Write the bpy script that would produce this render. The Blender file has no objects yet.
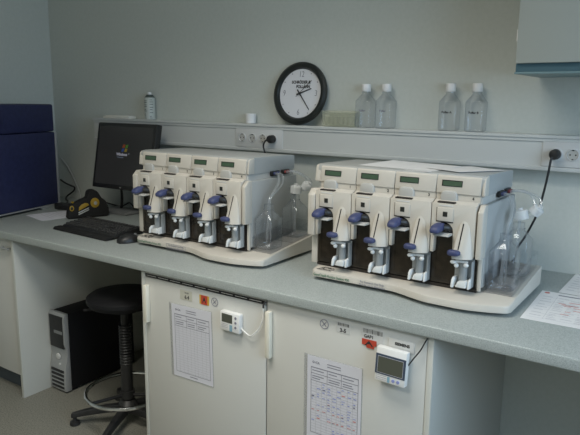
import bpy, bmesh, math, random
from mathutils import Vector, Matrix
random.seed(7)
S = bpy.context.scene
COL = S.collection
PI = math.pi

# ---------------------------------------------------------------- materials
def mat(name, col, rough=.5, metal=0., spec=.5, emit=None, estr=0., coat=0.):
    m = bpy.data.materials.new(name); m.use_nodes = True
    p = m.node_tree.nodes['Principled BSDF']
    p.inputs['Base Color'].default_value = (*col, 1)
    p.inputs['Roughness'].default_value = rough
    p.inputs['Metallic'].default_value = metal
    p.inputs['Specular IOR Level'].default_value = spec
    p.inputs['Coat Weight'].default_value = coat
    if emit:
        p.inputs['Emission Color'].default_value = (*emit, 1); p.inputs['Emission Strength'].default_value = estr
    return m

def speckle(m, cols, scale, coarse=None, bump=0.):
    """fine colour flecks: noise -> colour ramp -> base colour"""
    nt = m.node_tree; p = nt.nodes['Principled BSDF']
    tc = nt.nodes.new('ShaderNodeTexCoord')
    n = nt.nodes.new('ShaderNodeTexNoise'); n.inputs['Scale'].default_value = scale; n.inputs['Detail'].default_value = 3
    r = nt.nodes.new('ShaderNodeValToRGB'); el = r.color_ramp.elements
    for i, (pos, c) in enumerate(cols):
        e = el[i] if i < 2 else el.new(pos)
        e.position = pos; e.color = (*c, 1)
    nt.links.new(tc.outputs['Object'], n.inputs['Vector'])
    nt.links.new(n.outputs['Fac'], r.inputs['Fac'])
    nt.links.new(r.outputs['Color'], p.inputs['Base Color'])
    if bump:
        b = nt.nodes.new('ShaderNodeBump'); b.inputs['Strength'].default_value = bump; b.inputs['Distance'].default_value = .002
        nt.links.new(n.outputs['Fac'], b.inputs['Height']); nt.links.new(b.outputs['Normal'], p.inputs['Normal'])
    return m

def clear(name, tint=(.93, .95, .96), rough=.05, k=.55, haze=0., hcol=(.8, .82, .84), edge=None):
    """thin clear plastic: see-through with grazing reflections and a little haze"""
    m = bpy.data.materials.new(name); m.use_nodes = True
    nt = m.node_tree; nt.nodes.clear()
    out = nt.nodes.new('ShaderNodeOutputMaterial')
    t = nt.nodes.new('ShaderNodeBsdfTransparent'); t.inputs['Color'].default_value = (*tint, 1)
    g = nt.nodes.new('ShaderNodeBsdfGlossy'); g.inputs['Roughness'].default_value = rough
    g.inputs['Color'].default_value = (.9, .93, .96, 1)
    lw = nt.nodes.new('ShaderNodeLayerWeight'); lw.inputs['Blend'].default_value = .35
    mm = nt.nodes.new('ShaderNodeMath'); mm.operation = 'MULTIPLY'; mm.inputs[1].default_value = k
    mx = nt.nodes.new('ShaderNodeMixShader')
    if edge:                                       # thicker plastic seen edge-on absorbs more
        lw2 = nt.nodes.new('ShaderNodeLayerWeight'); lw2.inputs['Blend'].default_value = .5
        pw = nt.nodes.new('ShaderNodeMath'); pw.operation = 'POWER'; pw.inputs[1].default_value = 3.
        mc = nt.nodes.new('ShaderNodeMix'); mc.data_type = 'RGBA'
        mc.inputs[6].default_value = (*tint, 1); mc.inputs[7].default_value = (*edge, 1)
        nt.links.new(lw2.outputs['Facing'], pw.inputs[0]); nt.links.new(pw.outputs[0], mc.inputs[0]); nt.links.new(mc.outputs[2], t.inputs['Color'])
    nt.links.new(lw.outputs['Facing'], mm.inputs[0]); nt.links.new(mm.outputs[0], mx.inputs['Fac'])
    nt.links.new(t.outputs[0], mx.inputs[1]); nt.links.new(g.outputs[0], mx.inputs[2])
    last = mx
    if haze:
        d = nt.nodes.new('ShaderNodeBsdfDiffuse'); d.inputs['Color'].default_value = (*hcol, 1)
        m2 = nt.nodes.new('ShaderNodeMixShader'); m2.inputs['Fac'].default_value = haze
        nt.links.new(mx.outputs[0], m2.inputs[1]); nt.links.new(d.outputs[0], m2.inputs[2]); last = m2
    nt.links.new(last.outputs[0], out.inputs['Surface'])
    return m

WALL = speckle(mat('wall_paint', (.6, .62, .58), .85, spec=.2), [(.3, (.57, .60, .555)), (.7, (.60, .625, .585))], 60, bump=.15)
CEIL = mat('ceiling_paint', (.72, .72, .70), .9)
FLOOR = speckle(mat('speckled_vinyl', (.3, .3, .28), .55), [(.36, (.13, .13, .11)), (.47, (.21, .205, .175)), (.6, (.25, .245, .205))], 160)
COUNTER = speckle(mat('speckled_laminate', (.38, .46, .44), .42), [(.34, (.27, .305, .295)), (.48, (.365, .40, .388)), (.64, (.44, .475, .462))], 330)
WHITE = mat('white_laminate', (.58, .585, .54), .45)
FRIDGE = mat('fridge_enamel', (.60, .60, .565), .38)
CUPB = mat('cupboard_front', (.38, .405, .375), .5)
GASKET = mat('grey_gasket', (.22, .23, .23), .6)
HANDLE = mat('cream_handle', (.78, .75, .64), .4)
PLINTH = mat('dark_plinth', (.06, .075, .09), .5)
CREAM = mat('cream_plastic', (.60, .565, .50), .42)
CREAM2 = mat('pale_grey_plastic', (.50, .495, .465), .45)
COVERM = mat('grey_cover', (.40, .41, .40), .5)
SIDEM = mat('grey_side', (.42, .43, .42), .5)
DARK = mat('dark_recess', (.025, .02, .016), .6)
SMOKED = speckle(mat('smoked_plastic', (.05, .035, .022), .18), [(.4, (.020, .015, .010)), (.6, (.032, .024, .016))], 35)
BLUE = mat('blue_plastic', (.050, .062, .150), .5)
BLACK = mat('black_plastic', (.018, .018, .018), .45)
BLACKM = mat('matt_black', (.016, .016, .016), .75, spec=.25)
LCD = mat('green_lcd', (.06, .105, .065), .3)
LCDF = mat('lcd_bezel', (.02, .022, .02), .4)
GREYLCD = mat('grey_lcd', (.085, .09, .07), .3)
DISPWHITE = mat('white_device', (.82, .82, .80), .4)
NAVYFRAME = mat('navy_frame', (.05, .07, .11), .35)
INK = mat('black_ink', (.03, .03, .03), .8)
GREYINK = mat('grey_ink', (.24, .24, .28), .9)
PALEINK = mat('pale_ink', (.50, .50, .53), .9)
BLUEINK = mat('blue_ink', (.28, .32, .60), .9)
REDINK = mat('red_ink', (.60, .22, .20), .9)
GREENINK = mat('green_ink', (.06, .17, .10), .8)
PAPER = mat('white_paper', (.66, .66, .71), .8)
PAPER2 = mat('bright_paper', (.80, .80, .80), .8)
CLEARP = clear('clear_bottle_plastic', (.978, .982, .99), .05, .60, .015, (.80, .82, .88), (.34, .36, .40))
ACRYL = clear('clear_acrylic', (.96, .963, .966), .04, .22, .012)
SLEEVE = clear('clear_sleeve', (.97, .97, .97), .15, .15, .10)
TUBE = clear('clear_tubing', (.90, .92, .93), .1, .6, .12)
FROST = mat('frosted_plastic', (.72, .735, .73), .25)
VIALM = clear('frosted_vial', (.80, .82, .83), .1, .5, .42, (.56, .585, .59))
CAPW = mat('white_cap', (.83, .83, .82), .5)
CAPT = clear('translucent_cap', (.9, .9, .9), .3, .3, .55, (.85, .87, .87))
NAVY = speckle(mat('dark_blue_panel', (.018, .022, .075), .5), [(.35, (.015, .019, .065)), (.65, (.020, .025, .082))], 40)
SILVER = mat('silver_plastic', (.42, .43, .43), .35, .35)
CHROME = mat('chrome', (.75, .75, .75), .12, 1.)
SEAT = mat('black_vinyl', (.009, .009, .010), .6, spec=.2)
YELLOW = mat('yellow_plastic', (.36, .23, .015), .5)
STRIPE = mat('pale_grey_stripe', (.45, .46, .45), .5)
SOCKW = mat('socket_white', (.66, .67, .66), .4)
TRUNK = mat('trunking_white', (.62, .635, .615), .45)
TEAL = mat('teal_strip', (.055, .12, .145), .45)
CLOCKF = mat('clock_dial', (.74, .75, .78), .6)
CLOCKR = mat('clock_rim', (.016, .019, .017), .35)
CANM = mat('can_metal', (.52, .56, .53), .5, .1)
CANP = mat('can_print', (.07, .09, .08), .5)
YGREEN = clear('pale_yellow_plastic', (.965, .97, .92), .3, .12, .26, (.74, .75, .63))
PORTRED = mat('dull_red', (.22, .05, .05), .5)
RED = mat('red_sticker', (.52, .065, .035), .5)
ORANGE = mat('orange_yellow', (.62, .38, .05), .5)
BEIGE = mat('beige_sticker', (.54, .53, .45), .6)
STICKW = mat('white_sticker', (.62, .62, .60), .6)
PALEBLUE = mat('pale_blue', (.25, .42, .52), .5)
SCREEN = mat('dark_screen', (.012, .012, .012), .25, emit=(.011, .011, .010), estr=1)
def glow(name, c, s): return mat(name, (0, 0, 0), .5, emit=c, estr=s)
LAMP = glow('lamp_diffuser', (1, .97, .9), 3.)

# ---------------------------------------------------------------- mesh builder
class B:
    def __init__(s): s.bm = bmesh.new()
    def _add(s, t, bev=0, seg=2, M=None, recalc=True):
        if recalc: bmesh.ops.recalc_face_normals(t, faces=t.faces)
        if bev:
            es = [e for e in t.edges if len(e.link_faces) == 2 and e.calc_face_angle(0) > .35]
            bmesh.ops.bevel(t, geom=es, offset=bev, segments=seg, affect='EDGES', profile=.5, clamp_overlap=True)
        if M is not None: t.transform(M)
        me = bpy.data.meshes.new('tmp'); t.to_mesh(me); t.free()
        s.bm.from_mesh(me); bpy.data.meshes.remove(me)
        return s
    def box(s, x0, x1, y0, y1, z0, z1, bev=0, M=None, seg=2):
        t = bmesh.new(); bmesh.ops.create_cube(t, size=1)
        for v in t.verts:
            v.co = Vector(((x0+x1)/2+v.co.x*(x1-x0), (y0+y1)/2+v.co.y*(y1-y0), (z0+z1)/2+v.co.z*(z1-z0)))
        return s._add(t, bev, seg, M)
    def prism(s, pts, axis, a, b, bev=0, M=None, seg=2):
        t = bmesh.new()
        f = {'x': lambda p, c: (c, p[0], p[1]), 'y': lambda p, c: (p[0], c, p[1]), 'z': lambda p, c: (p[0], p[1], c)}[axis]
        A = [t.verts.new(f(p, a)) for p in pts]; C = [t.verts.new(f(p, b)) for p in pts]
        n = len(pts)
        t.faces.new(A); t.faces.new(C[::-1])
        for i in range(n): t.faces.new((A[i], C[i], C[(i+1) % n], A[(i+1) % n]))
        return s._add(t, bev, seg, M)
    def loft(s, secs, cap=True, bev=0, M=None, closed=True):
        t = bmesh.new()
        L = [[t.verts.new(p) for p in sec] for sec in secs]
        n = len(secs[0])
        for a, b in zip(L, L[1:]):
            for i in range(n if closed else n-1):
                t.faces.new((a[i], a[(i+1) % n], b[(i+1) % n], b[i]))
        if cap: t.faces.new(L[0][::-1]); t.faces.new(L[-1])
        return s._add(t, bev, 2, M)
    def cyl(s, p, q, r, r2=None, n=24, bev=0, M=None):
        p, q = Vector(p), Vector(q); r2 = r if r2 is None else r2
        d = (q-p).normalized(); u = d.orthogonal().normalized(); w = d.cross(u)
        ring = lambda c, rr: [c+u*(rr*math.cos(2*PI*i/n))+w*(rr*math.sin(2*PI*i/n)) for i in range(n)]
        return s.loft([ring(p, r), ring(q, r2)], bev=bev, M=M)
    def lathe(s, prof, c=(0, 0, 0), n=32, M=None, cap=True):
        c = Vector(c)
        return s.loft([[c+Vector((r*math.cos(2*PI*i/n), r*math.sin(2*PI*i/n), z)) for i in range(n)] for r, z in prof], cap=cap, M=M)
    def ell(s, c, rad, M=None, n=20):
        t = bmesh.new(); bmesh.ops.create_uvsphere(t, u_segments=n, v_segments=n//2, radius=1)
        for v in t.verts: v.co = Vector((c[0]+v.co.x*rad[0], c[1]+v.co.y*rad[1], c[2]+v.co.z*rad[2]))
        return s._add(t, M=M)
    def torus(s, c, R, r, n=48, k=10, M=None):
        c = Vector(c); secs = []
        for i in range(n+1):
            a = 2*PI*i/n; d = Vector((math.cos(a), math.sin(a), 0))
            secs.append([c+d*(R+r*math.cos(2*PI*j/k))+Vector((0, 0, r*math.sin(2*PI*j/k))) for j in range(k)])
        return s.loft(secs, cap=False, M=M)
    def tube(s, pts, r, n=8, sm=6, M=None):
        P = [Vector(p) for p in pts]
        if sm and len(P) > 2:
            Q = []
            E = [P[0]*2-P[1]]+P+[P[-1]*2-P[-2]]
            for i in range(1, len(E)-2):
                a, b, c, d = E[i-1:i+3]
                for k in range(sm):
                    t = k/sm
                    Q.append(.5*((2*b)+(c-a)*t+(2*a-5*b+4*c-d)*t*t+(3*b-a-3*c+d)*t**3))
            Q.append(P[-1]); P = Q
        secs = []; u = None
        for i, p in enumerate(P):
            d = (P[min(i+1, len(P)-1)]-P[max(i-1, 0)]).normalized()
            u = d.orthogonal().normalized() if u is None else (u-d*u.dot(d)).normalized()
            w = d.cross(u)
            secs.append([p+u*(r*math.cos(2*PI*j/n))+w*(r*math.sin(2*PI*j/n)) for j in range(n)])
        return s.loft(secs, M=M)
    def text(s, txt, size, o, xd=(1, 0, 0), yd=(0, 0, 1), al='CENTER', bold=0., squash=1.):
        cu = bpy.data.curves.new('t', 'FONT'); cu.body = txt; cu.size = size; cu.align_x = al; cu.align_y = 'CENTER'
        cu.offset = bold; cu.resolution_u = 3
        ob = bpy.data.objects.new('t', cu); COL.objects.link(ob); bpy.context.view_layer.update()
        me = bpy.data.meshes.new_from_object(ob.evaluated_get(bpy.context.evaluated_depsgraph_get()))
        bpy.data.objects.remove(ob); bpy.data.curves.remove(cu)
        xd, yd = Vector(xd).normalized(), Vector(yd).normalized(); zd = xd.cross(yd)
        M = Matrix(((xd.x*squash, yd.x, zd.x, o[0]), (xd.y*squash, yd.y, zd.y, o[1]), (xd.z*squash, yd.z, zd.z, o[2]), (0, 0, 0, 1)))
        me.transform(M); s.bm.from_mesh(me); bpy.data.meshes.remove(me)
        return s
    def build(s, name, m, parent=None, sharp=35):
        me = bpy.data.meshes.new(name); s.bm.to_mesh(me); s.bm.free()
        me.materials.append(m); me.shade_smooth(); me.set_sharp_from_angle(angle=math.radians(sharp))
        o = bpy.data.objects.new(name, me); COL.objects.link(o)
        if parent is not None: o.parent = parent
        return o

def thing(name, label, cat, loc=(0, 0, 0), rz=0, group=None, rot=None):
    o = bpy.data.objects.new(name, None); COL.objects.link(o); o.empty_display_size = .05
    o.location = loc; o.rotation_euler = rot or (0, 0, rz)
    o['label'] = label; o['category'] = cat
    if group: o['group'] = group
    return o
def tag(o, label, cat, group=None):
    o['label'] = label; o['category'] = cat
    if group: o['group'] = group
    return o
def struct(b, name, m):
    o = b.build(name, m); o['kind'] = 'structure'; return o
def part(o, label): o['label'] = label; return o
def dup(root, loc=None, rz=None, label=None):
    r = root.copy(); COL.objects.link(r)
    if loc is not None: r.location = loc
    if rz is not None: r.rotation_euler = (0, 0, rz)
    if label: r['label'] = label
    for ch in list(root.children):
        c = ch.copy(); COL.objects.link(c); c.parent = r
        for g in list(ch.children):
            d = g.copy(); COL.objects.link(d); d.parent = c
    return r
def child_thing(name, parent, loc=(0, 0, 0)):      # a part that is only an axis would be an Empty; kept for none
    o = bpy.data.objects.new(name, None); COL.objects.link(o); o.parent = parent; o.location = loc; return o

# ---------------------------------------------------------------- dimensions
XL, XR, YF, HC = -3.567, 1.35, -4.3, 2.75          # room
ZC, CD, CT = .868, .858, .037                     # worktop top, depth, thickness

# ---------------------------------------------------------------- room shell
struct(B().box(XL-.1, XR+.1, YF-.1, .1, -.1, 0), 'floor', FLOOR)
struct(B().box(XL-.1, XR+.1, YF-.1, .1, HC, HC+.1), 'ceiling', CEIL)
struct(B().box(XL-.1, XR+.1, 0, .1, 0, HC), 'wall_back', WALL)
struct(B().box(XL-.1, XL, YF, 0, 0, HC), 'wall_left', WALL)
struct(B().box(XL-.1, XR+.1, YF-.1, YF, 0, HC), 'wall_front', WALL)
b = B()                                            # right wall with a window opening
WY0, WY1, WZ0, WZ1 = -2.5, -.75, .95, 2.35
b.box(XR, XR+.1, YF, WY0, 0, HC).box(XR, XR+.1, WY1, 0, 0, HC).box(XR, XR+.1, WY0, WY1, 0, WZ0).box(XR, XR+.1, WY0, WY1, WZ1, HC)
struct(b, 'wall_right', WALL)
b = B(); w = .06
b.box(XR+.02, XR+.08, WY0, WY1, WZ0, WZ0+w).box(XR+.02, XR+.08, WY0, WY1, WZ1-w, WZ1)
for y in (WY0, (WY0+WY1)/2-w/2, WY1-w): b.box(XR+.021, XR+.079, y, y+w, WZ0+w, WZ1-w)
struct(b, 'window_1', WHITE)

# cable trunking with a shelf lip along the back wall
TP, TZ0, TZ1 = .065, 1.2624, 1.3945
b = B()
b.prism([(0, TZ0), (-TP+.002, TZ0), (-TP, TZ0+.004), (-TP, TZ0+.014), (-TP+.006, TZ0+.016), (-TP+.006, TZ1-.026), (-TP, TZ1-.024), (-TP, TZ1-.013),
         (-TP-.006, TZ1-.011), (-TP-.006, TZ1-.002), (-TP-.004, TZ1), (0, TZ1)], 'x', -3.10, XR)
struct(b, 'trim_1', TRUNK)

# ---------------------------------------------------------------- worktop
b = B().box(XL, 1.15, -CD, 0, ZC-CT, ZC, .005, seg=3)
wt = b.build('worktop', COUNTER); tag(wt, 'long grey-green speckled laminate worktop running along the back wall', 'worktop')

# ---------------------------------------------------------------- base units, end panels
DP = .838
c = thing('base_cabinet', 'white base cabinet with bar handle at the far left under the worktop', 'cabinet', (XL, -.8, 0))
B().box(.002, .78, 0, .79, .10, ZC-CT-.001).build('carcass', WHITE, c)
d = B().box(.41, .778, -.019, -.001, .105, ZC-CT-.004, .002).build('door', FRIDGE, c)
B().cyl((.68, -.038, .775), (.755, -.038, .775), .005).cyl((.69, -.018, .775), (.69, -.038, .775), .004).cyl((.745, -.018, .775), (.745, -.038, .775), .004).build('handle', SILVER, d)
d = B().box(.004, .406, -.019, -.001, .105, ZC-CT-.004, .002).build('door', FRIDGE, c)
B().cyl((.06, -.038, .775), (.14, -.038, .775), .005).cyl((.07, -.018, .775), (.07, -.038, .775), .004).cyl((.13, -.018, .775), (.13, -.038, .775), .004).build('handle', SILVER, d)
B().box(.002, .78, .03, .05, 0, .0995).build('plinth', PLINTH, c)
e = B().box(-2.785, -2.766, -DP, -.002, 0, ZC-CT-.001, .001).build('end_panel', WHITE); tag(e, 'white floor-standing end panel beside the computer tower', 'panel')
e = B().box(-1.864, -1.845, -DP, -.002, 0, ZC-CT-.001, .001).build('end_panel', WHITE); tag(e, 'white end panel between the stool and the left fridge', 'panel')
e = B().box(-.6365, -.6175, -DP, -.002, 0, ZC-CT-.001, .001).build('end_panel', WHITE); tag(e, 'white end panel right of the fridge with the black-framed thermometer', 'panel')
e = B().box(.75, .769, -DP, -.002, 0, ZC-CT-.001, .001).build('end_panel', WHITE); tag(e, 'white end panel supporting the worktop beyond the knee space', 'panel')

# ---------------------------------------------------------------- fridges
def fridge(name, label, x0, x1, hx, grille):
    f = thing(name, label, 'fridge', ((x0+x1)/2, -.80, 0), 0, 'undercounter fridges below the worktop')
    w = (x1-x0)/2
    B().box(-w, w, .012, .75, .08, ZC-CT-.002, .003).build('body', FRIDGE, f)
    B().box(-w+.005, w-.005, .0, .0115, .10, .80).build('gasket', GASKET, f)
    top = .804 if grille else ZC-CT-.006
    d = B().box(-w+.0002, w-.0002, -.038, -.0005, .09, top, .004).build('door', FRIDGE, f)
    B().box(hx-.010, hx+.010, -.060, -.0385, .618, .775 if grille else .79, .004).build('handle', HANDLE, d)
    B().box(-w+.01, w-.01, .03, .05, 0, .0795).build('plinth', PLINTH, f)
    if grille:
        g = B().box(-w+.002, w-.002, -.036, .0115, .8052, .8285).build('grille_frame', CREAM2, f)
        b = B().box(-w+.004, w-.004, -.0375, -.0362, .806, .8185)
        b.build('grille', BLACKM, g)
        b = B()
        n = 9
        for i in range(n): b.box(-w+.012+i*(2*w-.02)/n, -w+.012+(i+.82)*(2*w-.02)/n, -.0388, -.0377, .8118, .8142)
        part(b.build('slat', CREAM2, g), 'pale slats across the grille')
    return f, d
FL, FR = (-1.8445, -1.234), (-1.230, -.6370)
f1, d1 = fridge('refrigerator', 'white undercounter fridge with black slotted grille and small white thermometer', *FL, -.287, True)
f2, d2 = fridge('refrigerator', 'white undercounter fridge with the larger navy-framed thermometer', *FR, -.280, False)
f2.name = 'refrigerator.001'
YD = -.0385                                        # just in front of the door skin, fridge-local
def loc(f): return f.location.x
x = loc(f1)
def sticker(d, name, m, x0, x1, z0, z1, y=YD, dy=.0006, lab=None):
    o = B().box(x0, x1, y-dy, y, z0, z1).build(name, m, d)
    if lab: part(o, lab)
    return o
s = sticker(d1, 'sticker', BEIGE, -1.648-x, -1.585-x, .748, .787, lab='beige sticker reading 6.4')
B().text('6.4', .020, (-1.612-x, YD-.0010, .760), bold=.0006).text('TEMP', .010, (-1.614-x, YD-.0010, .777)).build('sticker_lettering', INK, d1)
s = sticker(d1, 'sticker', ORANGE, -1.547-x, -1.499-x, .749, .785, lab='red and yellow sticker with a black A mark')
sticker(d1, 'sticker_panel', RED, -1.538-x, -1.507-x, .749, .785, YD-.0007)
B().prism([(-1.532-x, .756), (-1.524-x, .778), (-1.521-x, .778), (-1.512-x, .756), (-1.516-x, .756), (-1.519-x, .763), (-1.526-x, .763), (-1.528-x, .756)], 'y', YD-.0016, YD-.0014).build('sticker_mark', INK, d1)
def crossmark(d, cx, cz):
    M = Matrix.Translation((cx, YD-.0004, cz)) @ Matrix.Rotation(PI/2, 4, 'X')
    b = B().torus((0, 0, 0), .0155, .0012, 32, 6, M=M)
    for a in (45, -45): b.box(-.011, .011, -.0012, .0012, -.0004, .0004, M=M @ Matrix.Rotation(math.radians(a), 4, 'Z'))
    part(b.build('round_mark', GREYINK, d), 'embossed round mark with a cross')
crossmark(d1, -1.471-x, .770)
x = loc(f2)
crossmark(d2, -.995-x, .788)
s = sticker(d2, 'sticker', STICKW, -.948-x, -.898-x, .772, .809, lab='pale sticker reading 3-5')
b = B().text('3-5', .018, (-.924-x, YD-.0010, .781), bold=.0007)
for i in range(13): b.box(-.943-x+i*.0032, -.943-x+i*.0032+random.choice((.001, .0018)), YD-.0010, YD-.0008, .796, .806)
b.build('sticker_lettering', INK, d2)
s = sticker(d2, 'sticker', STICKW, -.856-x, -.780-x, .764, .811, lab='white barcode sticker reading GAP1')
b = B().text('GAP1', .014, (-.848-x, YD-.0010, .782), al='LEFT', bold=.0006)
for i in range(18): b.box(-.850-x+i*.0037, -.850-x+i*.0037+random.choice((.001, .0022)), YD-.0010, YD-.0008, .793, .807)
b.build('sticker_lettering', INK, d2)
b = B().prism([(-.854-x, .773), (-.803-x, .773), (-.803-x, .755), (-.811-x, .755), (-.811-x, .745), (-.838-x, .745), (-.838-x, .753), (-.854-x, .753)], 'y', YD-.0018, YD-.0010)
part(b.build('sticker', RED, d2), 'red notched sticker with a black A mark')
B().prism([(-.844-x, .752), (-.831-x, .768), (-.827-x, .768), (-.814-x, .752), (-.820-x, .752), (-.824-x, .758), (-.834-x, .758), (-.838-x, .752)], 'y', YD-.0024, YD-.0021).build('sticker_mark', INK, d2)
b = B().box(-.762-x, -.676-x, YD-.003, YD+.0002, .762, .797, .001)
part(b.build('maker_plate', STICKW, d2), 'white raised maker plate')
B().text('SIEMENS', .0130, (-.716-x, YD-.0034, .782), bold=.0007).build('plate_lettering', INK, d2)

# documents in clear sleeves taped to the fridge doors
def doc(name, label, cx, cz, tilt, seed):
    rnd = random.Random(seed)
    t = thing(name, label, 'document', (cx, -.8390, cz), 0, 'forms taped to the fridge doors', rot=(0, -math.radians(tilt), 0))
    B().box(-.112, .112, -.0008, -.0001, -.152, .152).box(-.112, -.100, -.0012, -.0008, -.152, .152).build('sleeve', SLEEVE, t)
    p = B().box(-.098, .109, -.0020, -.0014, -.149, .149).build('sheet', PAPER, t)
    b = B(); Y0, Y1 = -.0026, -.0023
    b.text('GeCA', .011, (-.078, Y1, .128), al='LEFT', bold=.0006)
    for z in (.131, .122): b.box(-.020, .032, Y0, Y1, z, z+.0028)
    b.box(-.083, .098, Y0, Y1, .108, .111).box(-.083, -.0815, Y0, Y1, -.128, .111).box(.0965, .098, Y0, Y1, -.128, .111).box(-.083, .098, Y0, Y1, -.1285, -.127)
    for z in (.088, .062): b.box(-.083, .098, Y0, Y1, z, z+.0018)
    for xx in (-.02, .034): b.box(xx, xx+.0015, Y0, Y1, .062, .108)
    for k in range(3):
        xx = (-.078, -.014, .040)[k]
        for z in (.098, .078, .070): b.box(xx, xx+rnd.uniform(.03, .046), Y0, Y1, z, z+.003)
    b.box(-.01, .03, Y0, Y1, -.139, -.136)
    b.build('printed_table', GREYINK, p)
    b = B()
    for k in range(19): z = .062-(k+1)*.0098; b.box(-.083, .098, Y0, Y1, z, z+.0008)
    for xx in (-.062, -.041, -.02, .0, .018, .034, .058, .078): b.box(xx, xx+.0008, Y0, Y1, -.128, .062)
    b.build('printed_grid', PALEINK, p)
    for nm, m, den in (('blue_handwriting', BLUEINK if seed == 2 else GREYINK, .5 if seed == 2 else .12), ('red_handwriting', REDINK if seed == 2 else GREYINK, .0)):
        b = B(); n = 0
        for k in range(19):
            z = .056-k*.0098
            if seed == 1: break
            for xx in (-.079, -.058, -.037, -.017, .003, .020, .037, .060, .081):
                p_ = den*(1.1-k/20) if nm[0] == 'b' else (.8 if seed == 2 and k in (10, 13) else .04)
                if rnd.random() < p_:
                    w = rnd.uniform(.006, .014); b.box(xx, xx+w, Y0-.0001, Y1, z-.001, z+rnd.uniform(.0008, .0024)); n += 1
        if n: b.build(nm, m, p)['kind'] = 'stuff'
    return t
doc('document_sleeve', 'printed form in a clear sleeve on the left fridge door, mostly empty rows', -1.594, .575, 1.2, 1)
doc('document_sleeve', 'filled-in form with red and blue handwriting on the right fridge door', -.958, .519, .3, 2).name = 'document_sleeve.001'

# thermometers
t = thing('fridge_thermometer', 'small white digital thermometer with side buttons on the left fridge door', 'thermometer', (-1.381, -.8388, .717), 0, 'digital thermometers on the fridge doors', rot=(0, math.radians(1), 0))
B().box(-.047, .045, -.022, 0, -.037, .036, .004).build('case', DISPWHITE, t)
B().box(-.037, .012, -.0230, -.0222, -.004, .028).build('display', GREYLCD, t)
b = B()
for z in (.021, .003, -.015): b.cyl((.028, -.0222, z), (.028, -.0245, z), .0045, n=14)
b.build('buttons', GREYINK, t)
part(B().box(.0, .012, -.0228, -.0222, -.034, -.010).build('sticker', PALEBLUE, t), 'pale blue sticker')
b = B()
for z in (-.012, -.018, -.024): b.box(-.040, -.008, -.0226, -.0222, z, z+.0016)
b.build('printed_text', PALEINK, t)
B().tube([(.044, -.010, -.016), (.06, -.012, -.024), (.082, -.012, -.034), (.100, -.014, -.026), (.122, -.012, -.002), (.138, -.012, .030), (.1425, -.010, .055), (.1435, -.012, .085)], .0026).build('sensor_cable', DISPWHITE, t)
B().tube([(.1435, -.012, .083), (.1435, -.012, .093), (.145, -.003, .104)], .0034).build('cable_end', BLACK, t)
t = thing('fridge_thermometer', 'large white thermometer with navy frame around its grey display, below the maker plate', 'thermometer', (-.738, -.8450, .716), 0, 'digital thermometers on the fridge doors', rot=(math.radians(-3), math.radians(1.2), 0))
t.name = 'fridge_thermometer.001'
B().box(-.052, .050, -.026, -.001, -.056, .054, .005).build('case', DISPWHITE, t)
fr = B().box(-.0505, .0485, -.0272, -.0262, -.031, .033).build('display_frame', NAVYFRAME, t)
B().box(-.042, .040, -.0282, -.0273, -.025, .025).build('display', GREYLCD, fr)
b = B()
for z in (.0255, -.0265): b.box(-.0435, .0415, -.0280, -.0273, z, z+.001)
for xx in (-.0435, .0405): b.box(xx, xx+.001, -.0280, -.0273, -.0265, .0265)
b.build('frame_line', PALEINK, fr)
b = B()
for xx in (.012, .028): b.cyl((xx, -.0262, -.0425), (xx, -.0285, -.0425), .005, n=14)
part(b.build('buttons', BLUEINK, t), 'two pale blue round buttons')
part(B().box(-.008, .0, -.0268, -.0262, -.052, -.034).build('sticker', PALEBLUE, t), 'pale blue sticker')
b = B()
for z in (-.036, -.042, -.048): b.box(-.046, -.012, -.0268, -.0262, z, z+.0018)
b.build('printed_text', PALEINK, t)
part(B().tube([(.049, -.010, .012), (.062, -.010, .035), (.082, -.008, .068), (.094, -.008, .096), (.0985, -.002, .109)], .0022).build('sensor_cable', BLACK, t), 'thin black cable')

# ---------------------------------------------------------------- fluidics instruments
W = .711; PITCH = .1465
def smooth(t): t = max(0, min(1, t)); return t*t*(3-2*t)
def base_front(x):
    if x < .30: y = 0
    elif x < .48: y = -.046*smooth((x-.30)/.18)
    elif x < .56: y = -.046
    else: y = -.046+.046*((x-.56)/.151)**1.6
    r = .018
    for e in (x, W-x):
        if e < r: y += r-math.sqrt(max(0, r*r-(r-e)**2))
    return y
def make_base(root):
    xs = [0, .002, .005, .010, .018]+[.03+i*.013 for i in range(51)]+[W-.018, W-.010, W-.005, W-.002, W]
    xs = sorted(set(round(v, 4) for v in xs if v <= W))
    secs = []
    for x in xs:
        yf = base_front(x)
        top = lambda y: .041+(.078-.041)*max(0, (y-.02)/.378)**.92
        pr = [(yf+.006, .0125), (yf+.001, .0145), (yf, .030), (yf+.002, .0355), (yf+.007, .038)]
        for k in range(1, 9):
            y = yf+.007+(.398-yf-.007)*k/8
            pr.append((y, max(.038, top(y))))
        pr.append((.400, .074)); pr.append((.400, .0125))
        secs.append([Vector((x, a, z)) for a, z in pr])
    base = B().loft(secs).build('base', CREAM, root, 40)
    return base

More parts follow.
